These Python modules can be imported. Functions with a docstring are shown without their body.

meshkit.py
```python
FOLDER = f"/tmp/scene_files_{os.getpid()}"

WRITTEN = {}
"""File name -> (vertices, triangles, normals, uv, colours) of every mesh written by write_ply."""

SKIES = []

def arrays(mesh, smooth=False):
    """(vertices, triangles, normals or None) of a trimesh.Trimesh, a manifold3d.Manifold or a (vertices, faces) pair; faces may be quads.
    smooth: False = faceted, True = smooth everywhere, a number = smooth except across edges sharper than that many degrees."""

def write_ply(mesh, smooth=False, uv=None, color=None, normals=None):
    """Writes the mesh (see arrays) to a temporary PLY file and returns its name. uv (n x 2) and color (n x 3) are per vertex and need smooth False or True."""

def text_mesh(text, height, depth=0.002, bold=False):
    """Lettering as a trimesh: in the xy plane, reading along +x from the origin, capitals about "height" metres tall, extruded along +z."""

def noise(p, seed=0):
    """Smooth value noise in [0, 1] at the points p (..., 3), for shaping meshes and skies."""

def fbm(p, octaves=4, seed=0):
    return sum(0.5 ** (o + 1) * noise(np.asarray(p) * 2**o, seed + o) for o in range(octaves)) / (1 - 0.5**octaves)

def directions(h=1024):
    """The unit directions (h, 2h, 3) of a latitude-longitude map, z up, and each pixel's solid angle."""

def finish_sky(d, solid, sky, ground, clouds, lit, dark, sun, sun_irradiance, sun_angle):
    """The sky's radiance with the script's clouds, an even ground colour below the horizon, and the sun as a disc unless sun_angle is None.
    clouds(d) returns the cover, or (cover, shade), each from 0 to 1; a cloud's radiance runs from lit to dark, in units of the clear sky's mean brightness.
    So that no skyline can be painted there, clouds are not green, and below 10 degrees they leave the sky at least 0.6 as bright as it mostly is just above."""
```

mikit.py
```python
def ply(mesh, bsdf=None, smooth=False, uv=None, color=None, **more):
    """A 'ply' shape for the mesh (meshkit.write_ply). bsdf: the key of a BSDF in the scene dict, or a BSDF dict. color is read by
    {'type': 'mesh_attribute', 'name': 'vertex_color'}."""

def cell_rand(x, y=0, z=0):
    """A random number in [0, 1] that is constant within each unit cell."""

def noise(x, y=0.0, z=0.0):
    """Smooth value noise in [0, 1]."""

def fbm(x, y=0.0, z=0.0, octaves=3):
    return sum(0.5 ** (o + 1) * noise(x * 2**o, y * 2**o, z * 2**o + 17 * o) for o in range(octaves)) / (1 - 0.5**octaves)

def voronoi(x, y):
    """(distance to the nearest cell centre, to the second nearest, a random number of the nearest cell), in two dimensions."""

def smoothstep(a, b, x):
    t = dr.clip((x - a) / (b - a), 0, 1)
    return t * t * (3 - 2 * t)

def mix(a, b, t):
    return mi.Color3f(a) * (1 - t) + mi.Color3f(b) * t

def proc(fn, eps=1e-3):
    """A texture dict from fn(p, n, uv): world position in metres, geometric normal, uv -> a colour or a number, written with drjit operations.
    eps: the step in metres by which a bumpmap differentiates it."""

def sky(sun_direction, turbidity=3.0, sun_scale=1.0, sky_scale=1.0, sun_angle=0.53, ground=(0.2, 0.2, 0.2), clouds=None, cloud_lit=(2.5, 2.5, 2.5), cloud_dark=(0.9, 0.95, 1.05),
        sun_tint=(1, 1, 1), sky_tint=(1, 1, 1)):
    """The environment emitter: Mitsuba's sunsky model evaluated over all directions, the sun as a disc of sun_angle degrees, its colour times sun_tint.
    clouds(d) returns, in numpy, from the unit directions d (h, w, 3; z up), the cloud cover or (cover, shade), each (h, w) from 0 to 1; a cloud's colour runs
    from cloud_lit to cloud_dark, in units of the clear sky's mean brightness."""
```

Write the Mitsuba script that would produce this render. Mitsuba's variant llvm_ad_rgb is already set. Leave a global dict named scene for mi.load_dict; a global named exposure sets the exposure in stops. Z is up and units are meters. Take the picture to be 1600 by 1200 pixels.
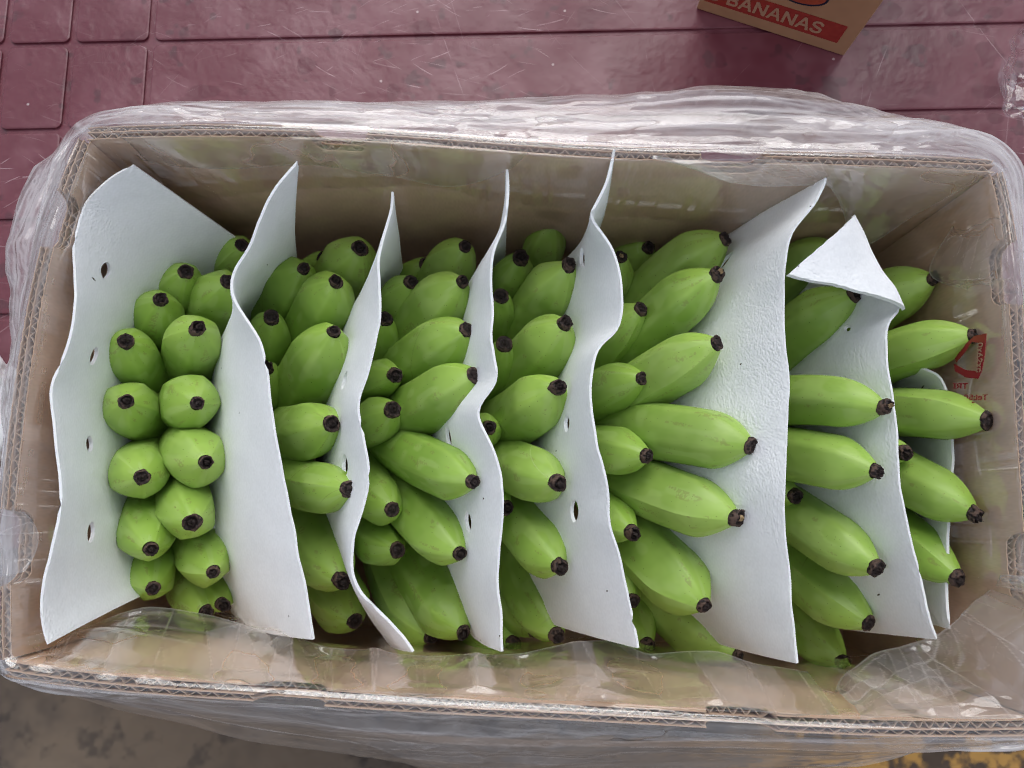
import math, random
import numpy as np, trimesh, drjit as dr, mitsuba as mi, mikit, meshkit
import manifold3d as m3
from shapely.geometry import Polygon, box as sbox
from shapely import affinity
from scipy.interpolate import PchipInterpolator, CubicSpline
from scipy.ndimage import gaussian_filter1d
from mikit import noise, fbm, voronoi, cell_rand, smoothstep, mix

T = mi.ScalarTransform4f
rng = np.random.default_rng(7)
scene, labels = {}, {}

# ------------------------------------------------------------------ camera, sky, exposure
FPX, PITCH, CAMZ = 1130.0, math.radians(10.5), 0.61
cp, sp = math.cos(PITCH), math.sin(PITCH)
CAM, FWD, UP = np.array([0, 0, CAMZ]), np.array([0, sp, -cp]), np.array([0, cp, sp])
scene['camera'] = {'type': 'perspective', 'fov': math.degrees(2 * math.atan(800 / FPX)), 'fov_axis': 'x', 'near_clip': 0.02, 'far_clip': 50.0,
                   'to_world': T().look_at(origin=CAM.tolist(), target=(CAM + FWD).tolist(), up=UP.tolist())}
scene['daylight'] = mikit.sky((0.06, 0.66, 0.70), turbidity=3, sun_scale=0.25, sun_angle=48, sun_tint=(0.82, 0.98, 1.28),
                              clouds=lambda d: (np.ones(d.shape[:2]), np.clip(meshkit.fbm(d * 2.6 + 4, 4) * 3.4 - 1.25, 0, 1)),
                              cloud_lit=(1.20, 1.28, 1.46), cloud_dark=(0.45, 0.49, 0.59))
exposure = 2.84

RIM = 0.22                                                # height of the carton's rim above the pallet


def P(px, py, z):
    """The point at height z that stands where the photograph (1600 x 1200) shows it."""
    d = FWD + np.array([1, 0, 0]) * (px - 800) / FPX - UP * (py - 600) / FPX
    return CAM + d * ((z - CAMZ) / d[2])


def Pv(px, py, q, n):
    d = FWD + np.array([1, 0, 0]) * (px - 800) / FPX - UP * (py - 600) / FPX
    return CAM + d * (np.dot(q - CAM, n) / np.dot(d, n))


# ------------------------------------------------------------------ materials
def bsdf(key, base, rough=0.5, spec=0.5, bump=None, bscale=1.0, eps=5e-4, twosided=True, **more):
    b = {'type': 'principled', 'base_color': base if isinstance(base, dict) else {'type': 'rgb', 'value': list(base)},
         'roughness': rough if isinstance(rough, (dict, float)) else float(rough), 'specular': spec, **more}
    if bump:
        b = {'type': 'bumpmap', 'arbitrary': mikit.proc(bump, eps), 'scale': bscale, 'bsdf': b}
    scene[key] = {'type': 'twosided', 'bsdf': b} if twosided else b


def rot(x, y, a):
    return x * math.cos(a) + y * math.sin(a), -x * math.sin(a) + y * math.cos(a)


def scratch(x, y, size, width, seed, share, spread=3.2, bend=0.25):
    """0..1: thin scratches, one at most per cell of the given size, each with its own place, direction and length."""
    u, v = x / size, y / size
    out = mi.Float(0)
    for a in (-1, 0, 1):
        for b in (-1, 0, 1):
            cx, cy = dr.floor(u) + a, dr.floor(v) + b
            px, py = cx + cell_rand(cx, cy, seed), cy + cell_rand(cx, cy, seed + 1)
            t = (cell_rand(cx, cy, seed + 2) - 0.5) * spread
            c, s = dr.cos(t), dr.sin(t)
            dx, dy = u - px, v - py
            al, ac = dx * c + dy * s, dy * c - dx * s
            ln = 0.25 + 0.75 * cell_rand(cx, cy, seed + 3)
            ac = ac + bend * (al * al) * (cell_rand(cx, cy, seed + 4) - 0.5)
            w = width / size * (0.4 + cell_rand(cx, cy, seed + 5))
            k = (1 - smoothstep(0.4, 1.0, dr.abs(ac) / w)) * (1 - smoothstep(0.6, 1.0, dr.abs(al) / ln))
            out = dr.maximum(out, dr.select(cell_rand(cx, cy, seed + 6) < share, k * (0.35 + 0.65 * cell_rand(cx, cy, seed + 7)), 0))
    return out


def pallet_col(p, n, uv):
    c = mix((0.112, 0.021, 0.033), (0.165, 0.042, 0.058), fbm(p.x * 9, p.y * 9, 3.0, 3))
    c = mix(c, (0.25, 0.11, 0.13), 0.42 * smoothstep(0.35, 0.75, fbm(p.x * 26, p.y * 26, 8.0, 3)))          # dusty film
    wet = smoothstep(0.74, 0.80, fbm(p.x * 36 + 4, p.y * 36, 1.0, 2))
    c = mix(c, (0.095, 0.014, 0.026), 0.55 * wet)
    dirt = smoothstep(0.68, 0.80, fbm(p.x * 60, p.y * 60 + 9, 5.0, 3))
    c = mix(c, (0.05, 0.025, 0.03), 0.45 * dirt)
    patch = smoothstep(0.40, 0.62, fbm(p.x * 7 + 2, p.y * 7, 9.0, 2))
    s = dr.maximum(0.6 * scratch(p.x, p.y, 0.075, 0.0005, 11, 0.75), patch * scratch(p.x + 1, p.y + 3, 0.018, 0.00055, 71, 0.85, 1.3))
    s = s * smoothstep(0.25, 0.6, fbm(p.x * 60, p.y * 60, 11.0, 2))
    c = mix(c, (0.52, 0.37, 0.39), 0.5 * s)
    d, _, r = voronoi(p.x / 0.05, p.y / 0.05)
    return mix(c, (0.6, 0.5, 0.5), 0.6 * dr.select(r > 0.86, 1 - smoothstep(0.012, 0.035, d), 0))


def pallet_rough(p, n, uv):
    return 0.33 + 0.25 * fbm(p.x * 22, p.y * 22, 2.0, 3)


bsdf('pallet_plastic', mikit.proc(pallet_col), mikit.proc(pallet_rough), 0.5,
     bump=lambda p, n, uv: 0.0006 * fbm(p.x * 160, p.y * 160, p.z * 160, 2) + 0.0004 * noise(p.x * 25, p.y * 25, 1.0), bscale=1.0)


def floor_col(p, n, uv):
    c = mix((0.120, 0.088, 0.062), (0.205, 0.154, 0.110), fbm(p.x * 9, p.y * 9, 1.0, 4))
    c = mix(c, (0.06, 0.048, 0.042), 0.6 * smoothstep(0.42, 0.80, fbm(p.x * 22, p.y * 22 + 3, 2.0, 4)))
    c = mix(c, (0.036, 0.03, 0.028), 0.6 * smoothstep(0.56, 0.84, fbm(p.x * 62, p.y * 62, 4.0, 3)))
    edge = smoothstep(-0.44, -0.52, p.x + 0.08 * fbm(p.x * 12, p.y * 12, 7.0, 3))
    c = mix(c, (0.030, 0.022, 0.026), 0.85 * edge)
    rust = smoothstep(0.24, 0.40, p.x + 0.1 * fbm(p.x * 14, p.y * 14, 9.0, 3))
    f = fbm(p.x * 46, p.y * 46, 6.0, 4)
    c = mix(c, mix((0.06, 0.04, 0.028), (0.36, 0.20, 0.055), smoothstep(0.42, 0.60, f)), rust)
    return c


bsdf('floor_mat', mikit.proc(floor_col), 0.7, 0.3, bump=lambda p, n, uv: 0.004 * fbm(p.x * 90, p.y * 90, 1.0, 4))


def kraft_col(p, n, uv):
    f = fbm(p.x * 40, p.y * 40, p.z * 40, 3)
    c = mix((0.47, 0.315, 0.212), (0.54, 0.375, 0.26), f)
    fib = noise(p.x * 1400 + p.y * 300, p.y * 1400, p.z * 260)
    c = c * (0.93 + 0.12 * fib)
    return mix(c, (0.26, 0.17, 0.11), 0.5 * smoothstep(0.64, 0.80, fbm(p.x * 22 + 3, p.y * 22, p.z * 22, 3)))


bsdf('kraft', mikit.proc(kraft_col), 0.75, 0.25, bump=lambda p, n, uv: 0.00025 * fbm(p.x * 500, p.y * 500, p.z * 500, 2))
bsdf('kraft_core', (0.46, 0.34, 0.25), 0.85, 0.2)
bsdf('kraft_dull', mikit.proc(lambda p, n, uv: mix((0.31, 0.175, 0.10), (0.38, 0.22, 0.13), fbm(p.x * 50, p.y * 50, p.z * 50, 3))), 0.7, 0.25)
bsdf('print_red', mikit.proc(lambda p, n, uv: mix((0.24, 0.024, 0.02), (0.30, 0.04, 0.03), fbm(p.x * 300, p.y * 300, p.z * 300, 2))), 0.6, 0.3)
bsdf('print_cream', (0.36, 0.21, 0.14), 0.6, 0.3)
bsdf('print_navy', (0.012, 0.012, 0.03), 0.5, 0.4)
bsdf('print_orange', (0.30, 0.055, 0.03), 0.6, 0.3)
bsdf('ink_red', (0.25, 0.012, 0.022), 0.4, 0.5)


def foam_col(p, n, uv):
    f = fbm(p.x * 60, p.y * 60, p.z * 60, 3)
    c = mix((0.74, 0.755, 0.77), (0.81, 0.82, 0.83), f)
    g = noise(p.x * 900, p.y * 900, p.z * 900)
    c = c * (0.95 + 0.09 * g)
    d, _, r = voronoi((p.x + 0.3 * p.z) / 0.012, (p.y - 0.2 * p.z) / 0.012)
    return mix(c, (0.06, 0.05, 0.045), dr.select(r > 0.965, 1 - smoothstep(0.03, 0.06, d), 0))


bsdf('foam', mikit.proc(foam_col), 0.55, 0.45,
     bump=lambda p, n, uv: 0.00055 * noise(p.x * 1050, p.y * 1050, p.z * 1050), eps=3e-4)


def peel_col(p, n, uv):
    a = (uv.x - dr.floor(uv.x)) * 2 * math.pi
    who = dr.floor(uv.x)
    l = uv.y                                                # metres from the blossom end
    r1, r2 = cell_rand(who, 3), cell_rand(who, 5)
    c = mix((0.195, 0.340, 0.046), (0.290, 0.445, 0.084), 0.05 + 0.85 * r1)
    c = mix(c, (0.36, 0.48, 0.13), 0.40 * r2)
    ridge = dr.power(0.5 + 0.5 * dr.cos(5 * a), 14)
    c = mix(c, (0.38, 0.54, 0.12), 0.25 * ridge)
    c = mix(c, (0.33, 0.52, 0.07), 0.5 * (1 - smoothstep(0.004, 0.022, l)))
    c = mix(c, (0.17, 0.33, 0.035), 0.22 * smoothstep(0.45, 0.75, fbm(p.x * 120, p.y * 120, p.z * 50, 2)))
    c = mix(c, (0.40, 0.53, 0.18), 0.30 * smoothstep(0.5, 0.8, noise(a * 3 + who, l * 90, 2.0)))
    c = mix(c, (0.20, 0.165, 0.06), 0.34 * smoothstep(0.82, 0.92, noise(a * 4 + who * 3, l * 110, 6.0)) * smoothstep(0.4, 0.6, noise(p.x * 900, p.y * 900, p.z * 900)))
    x, y = a * 0.017 / 0.0046 + who * 7, l / 0.0046
    d, _, r = voronoi(x, y)
    c = mix(c, (0.035, 0.040, 0.012), 0.85 * dr.select(r > 0.72, 1 - smoothstep(0.035, 0.08, d * (0.7 + r)), 0))
    s = scratch(x * 0.0046 + 3, y * 0.0046, 0.05, 0.0005, 101, 0.16)
    return mix(c, mix((0.10, 0.09, 0.03), (0.46, 0.55, 0.26), smoothstep(0.45, 0.55, r1)), 0.4 * s)


bsdf('peel', mikit.proc(peel_col), 0.42, 0.45,
     bump=lambda p, n, uv: 0.0004 * noise(p.x * 140, p.y * 140, p.z * 140) + 0.00010 * noise(p.x * 1200, p.y * 1200, p.z * 1200))
def blossom_col(p, n, uv):
    c = mix((0.010, 0.007, 0.007), (0.034, 0.021, 0.018), noise(p.x * 1100, p.y * 1100, p.z * 1100))
    c = mix(c, (0.095, 0.057, 0.043), dr.minimum(uv.y, 1) * smoothstep(0.35, 0.6, noise(p.x * 700, p.y * 700, p.z * 700)))
    return mix(c, (0.36, 0.25, 0.13), smoothstep(1.6, 2.4, uv.y))


bsdf('blossom', mikit.proc(blossom_col), 0.65, 0.4, bump=lambda p, n, uv: 0.0022 * fbm(p.x * 700, p.y * 700, p.z * 700, 2), eps=2e-4)
bsdf('sack_plastic', (0.72, 0.72, 0.75), 0.45, 0.5, bump=lambda p, n, uv: 0.004 * fbm(p.x * 40, p.y * 40, p.z * 40, 3))
scene['film'] = {'type': 'thindielectric', 'int_ior': 1.5, 'ext_ior': 1.0}
scene['creased_film'] = {'type': 'blendbsdf', 'weight': mikit.proc(lambda p, n, uv: 0.5 * uv.x + 0.085 * uv.y * (0.5 + noise(p.x * 45, p.y * 45, p.z * 45))),                                              # uv.x: how sharply the film is creased
                 'clear': {'type': 'thindielectric', 'int_ior': 1.5, 'ext_ior': 1.0},
                 'haze': {'type': 'principledthin', 'base_color': {'type': 'rgb', 'value': [0.93, 0.93, 0.95]}, 'roughness': 0.25, 'diff_trans': 1.0, 'eta': 1.6}}


# ------------------------------------------------------------------ scene entries
def numbered(key):
    if key not in scene and key not in labels:
        return key
    k = 1
    while f'{key}_{k:03d}' in scene or f'{key}_{k:03d}' in labels:
        k += 1
    return f'{key}_{k:03d}'


def obj(name, mesh, m, parent=None, smooth=False, **more):
    key = numbered(f'{parent}__{name}' if parent else name)
    scene[key] = mikit.ply(mesh, m, smooth, **more)
    return key


def thing(name, label, cat, group=None):
    key = numbered(name)
    labels[key] = {'label': label, 'category': cat}
    if group:
        labels[key]['group'] = group
    return key


def slab(poly, z0, z1, bevel=0.0):
    m = trimesh.creation.extrude_polygon(poly, z1 - z0, engine='earcut')
    m.apply_translation([0, 0, z0])
    return m


def cat(*ms):
    return trimesh.util.concatenate(list(ms))


def unit(v):
    return v / np.linalg.norm(v)


# ------------------------------------------------------------------ the setting: concrete floor, plastic pallet
FLOOR = -0.15
g = trimesh.creation.box([9, 9, 0.02])
g.apply_translation([0, 0, FLOOR - 0.01])
scene['floor'] = mikit.ply(g, 'floor_mat')
labels['floor'] = {'label': 'stained brown concrete floor in front of the carton', 'kind': 'structure'}

pal = thing('plastic_pallet', 'scratched maroon plastic pallet with raised panels under the banana carton', 'pallet')
ax = unit(P(1390, 41.5, 0) - P(105, 68.5, 0)); ay = np.array([-ax[1], ax[0], 0])      # the pallet's own directions
o = P(235, 68, 0)
PM = np.eye(4); PM[:3, 0], PM[:3, 1], PM[:3, 3] = ax, ay, o
def plc(px, py):
    d = P(px, py, 0) - o
    return d @ ax, d @ ay
rowb = plc(700, 190)[1]; rowa = plc(700, 56)[1]
pitch_y = abs(rowb - rowa)
colx = [plc(112, 66)[0], plc(235, 66)[0]]
xs = [-0.62, colx[0] - 0.062 * 2, colx[0] - 0.062, colx[0], colx[1], 0.80]
xs = sorted(set(xs))
xs = [colx[0] - 0.062 * k for k in range(6, 0, -1)] + [colx[0], colx[1], colx[1] + 1.30]
nearest = plc(800, 1000)[1]
ys = [rowa + pitch_y * k for k in range(-5, 6)]
ys = [y for y in ys if y > plc(800, 985)[1] - 0.0]
base = slab(sbox(xs[0] - 0.03, ys[0] - 0.012, xs[-1] + 0.03, ys[-1] + 0.03).buffer(0.01), FLOOR, -0.0028)
base.apply_transform(PM)
obj('deck', base, 'pallet_plastic', pal)
for i in range(len(xs) - 1):
    for j in range(len(ys) - 1):
        q = sbox(xs[i] + 0.0030, ys[j] + 0.0028, xs[i + 1] - 0.0030, ys[j + 1] - 0.0028)
        a = q.buffer(-0.006).buffer(0.006, quad_segs=4)
        b = q.buffer(-0.0075).buffer(0.006, quad_segs=4)
        va, vb = np.array(a.exterior.coords)[:-1], np.array(b.exterior.coords)[:-1]
        n = len(va)
        if len(vb) != n:
            continue
        v = np.vstack([np.c_[va, np.full(n, -0.0034)], np.c_[va, np.full(n, -0.0008)], np.c_[vb, np.zeros(n)], [[*b.centroid.coords[0], 0.0]]])
        k = np.arange(n); k2 = (k + 1) % n
        f = np.vstack([np.c_[k, k2, n + k2], np.c_[k, n + k2, n + k], np.c_[n + k, n + k2, 2 * n + k2], np.c_[n + k, 2 * n + k2, 2 * n + k], np.c_[2 * n + k, 2 * n + k2, np.full(n, 3 * n)]])
        m = trimesh.Trimesh(v, f, process=False)
        m.apply_transform(PM)
        obj('panel', m, 'pallet_plastic', pal, smooth=40)

# ------------------------------------------------------------------ the carton: corrugated walls with notches in the rim
def side(*px):
    """A wall's rim as 400 points: the walls bow outwards a little."""
    q = np.array([P(*p, RIM) for p in px])
    s = np.r_[0, np.cumsum(np.linalg.norm(np.diff(q, axis=0), axis=1))]
    g = np.linspace(0, s[-1], 400)
    return CubicSpline(s, q)(g)
FARW = side((137, 209), (360, 204), (600, 213), (920, 236), (1250, 247), (1553, 260))
RIGHTW = side((1553, 260), (1577, 370), (1590, 525), (1601, 700), (1615, 900), (1630, 1136))
NEARW = side((8, 1044), (200, 1069), (400, 1083), (600, 1097), (975, 1117), (1300, 1134), (1630, 1136))
LEFTW = side((8, 1044), (6, 920), (14, 780), (36, 590), (66, 420), (100, 300), (137, 209))
TL, TR, BR, BL = FARW[0], FARW[-1], RIGHTW[-1], NEARW[0]
RIMLINE = Polygon(np.vstack([FARW[:-1], RIGHTW[:-1], NEARW[::-1][:-1], LEFTW[:-1]])[:, :2])
CEN = (TL + TR + BR + BL) / 4
box_ = thing('banana_carton', 'open brown corrugated carton packed with green bananas', 'cardboard box')
TH = 0.0072


def wall(line, notches, off):
    """One wall along its rim's centre line; notches: (distance from its start, half width, depth)."""
    sl = np.r_[0, np.cumsum(np.linalg.norm(np.diff(line, axis=0), axis=1))]
    L = sl[-1]
    tg = np.gradient(line, sl, axis=0); tg /= np.linalg.norm(tg, axis=1, keepdims=True)
    sgn = 1 if np.dot(np.cross([0, 0, 1.0], tg[200]), CEN - line[200]) < 0 else -1       # normals point out of the box
    nn = np.cross([0, 0, 1.0], tg) * sgn
    on = lambda A, u: np.stack([np.interp(u, sl, A[:, k]) for k in range(3)], 1)
    x, n = tg[200], nn[200]
    def top(u):
        z = np.full_like(u, RIM)
        for c, hw, dp in notches:
            s = np.clip(1 - ((np.abs(u - c) - hw + 0.008) / 0.008).clip(0, 1) ** 2, 0, 1) ** 0.5
            z = z - dp * np.where(np.abs(u - c) < hw, s, 0)
        return z
    e0, e1 = off
    us = np.unique(np.concatenate([np.linspace(e0, L - e1, 120)] + [np.linspace(c - hw - 1e-4, c + hw + 1e-4, 41) for c, hw, _ in notches]))
    us = us[(us >= e0) & (us <= L - e1)]
    def place(u, d, z):
        return on(line, u) + on(nn, u) * np.asarray(d)[:, None] + np.outer(z - RIM, [0, 0, 1.0])
    boards = []
    for d in (-TH / 2, 0.0006, TH / 2):
        t = top(us) + 0.0003 * np.sin(us * 900 + d * 5000)
        w = 0.00028
        N = len(us)
        v = np.vstack([place(us, np.full(N, d - w), t), place(us, np.full(N, d + w), t), place(us, np.full(N, d - w), np.full(N, 0.003)), place(us, np.full(N, d + w), np.full(N, 0.003))])
        k = np.arange(N - 1)
        q = lambda i, j, ii, jj: np.vstack([np.c_[i, j, jj], np.c_[i, jj, ii]])
        f = np.vstack([q(k, k + 1, N + k, N + k + 1), q(2 * N + k, 2 * N + k + 1, k, k + 1), q(N + k, N + k + 1, 3 * N + k, 3 * N + k + 1)])
        f = np.vstack([f, [[0, N, 3 * N], [0, 3 * N, 2 * N], [N - 1, 2 * N - 1, 4 * N - 1], [N - 1, 4 * N - 1, 3 * N - 1]]])
        boards.append(trimesh.Trimesh(v, f, process=False))
    p = obj('side_panel', cat(*boards), 'kraft', box_)
    for (d0, d1, lam) in ((-TH / 2 + 0.0003, 0.0003, 0.0066), (0.0009, TH / 2 - 0.0003, 0.0084)):
        u = np.arange(e0 + 0.001, L - e1 - 0.001, lam / 12)
        ph = u / lam + 0.25 * np.interp(u, np.linspace(0, L, 25), rng.normal(0, 1, 25))
        wv = np.clip(1.25 * np.sin(2 * math.pi * ph), -1, 1)
        d = (d0 + d1) / 2 + (d1 - d0) / 2 * 0.97 * wv
        uu = u + 0.0012 * np.sin(4 * math.pi * ph + 0.6) * np.interp(u, np.linspace(0, L, 18), rng.uniform(0.2, 1, 18))
        t = top(u) - 0.0004 - 0.0006 * meshkit.noise(np.c_[u * 180, u * 0, u * 0])
        N = len(u)
        tn = np.gradient(np.c_[uu, d], axis=0); tn /= np.linalg.norm(tn, axis=1, keepdims=True)
        nx, nd = -tn[:, 1], tn[:, 0]
        w = 0.00019
        v = np.vstack([place(uu + s * w * nx, d + s * w * nd, zz) for zz in (t, t - 0.035) for s in (-1, 1)])
        k = np.arange(N - 1)
        q = lambda i, j, ii, jj: np.vstack([np.c_[i, j, jj], np.c_[i, jj, ii]])
        f = np.vstack([q(k, k + 1, N + k, N + k + 1), q(2 * N + k, 2 * N + k + 1, k, k + 1), q(N + k, N + k + 1, 3 * N + k, 3 * N + k + 1)])
        obj('flute', trimesh.Trimesh(v, f, process=False), 'kraft_core', p)
    return n, L, x


def along(line, px, py):
    k = np.argmin(np.linalg.norm(line - P(px, py, RIM), axis=1))
    return np.linalg.norm(np.diff(line[:k + 1], axis=0), axis=1).sum()


NF = [(along(FARW, 528, 212), 0.0165, 0.013), (along(FARW, 1146, 242), 0.0185, 0.013)]
NR = [(along(RIGHTW, 1572, 425), 0.019, 0.014), (along(RIGHTW, 1612, 890), 0.019, 0.014)]
NN = [(along(NEARW, 452, 1088), 0.018, 0.013), (along(NEARW, 1160, 1124), 0.0175, 0.014), (along(NEARW, 800, 1500), 0.0, 0.0)][:2]
NL = [(along(LEFTW, 5, 856), 0.020, 0.016), (along(LEFTW, 100, 345), 0.017, 0.012)]
nF, LF, xF = wall(FARW, NF, (0, 0))
nR, LR, xR = wall(RIGHTW, NR, (TH / 2 + .0006, TH / 2 + .0006))
nN, LN, xN = wall(NEARW, NN, (0, 0))
nL, LL, xL = wall(LEFTW, NL, (TH / 2 + .0006, TH / 2 + .0006))
obj('base', slab(RIMLINE.buffer(-0.003), 0.0005, 0.0045), 'kraft', box_)

# a torn spot in the paper of the near wall
q0 = NEARW[np.argmin(np.linalg.norm(NEARW - P(352, 1082, RIM), axis=1))] - nN * (TH / 2 + 0.0004)
tc = Pv(337, 1028, q0, nN)
th_ = np.linspace(0, 2 * math.pi, 25)[:-1]
rr_ = 0.0032 * (1 + 0.25 * np.sin(3 * th_ + 1)) * np.where(np.cos(th_) > 0.6, 1.5, 1.0)
tear = trimesh.creation.extrude_polygon(Polygon(np.c_[np.cos(th_) * rr_ * 1.3, np.sin(th_) * rr_]), 0.0003, engine='earcut')
TM = np.eye(4); TM[:3, 0], TM[:3, 1], TM[:3, 2], TM[:3, 3] = xN, np.cross(-nN, xN), -nN, tc
tear.apply_transform(TM)
obj('torn_spot', tear, 'kraft_core', box_)

# ------------------------------------------------------------------ bananas
BID = [0]


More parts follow.
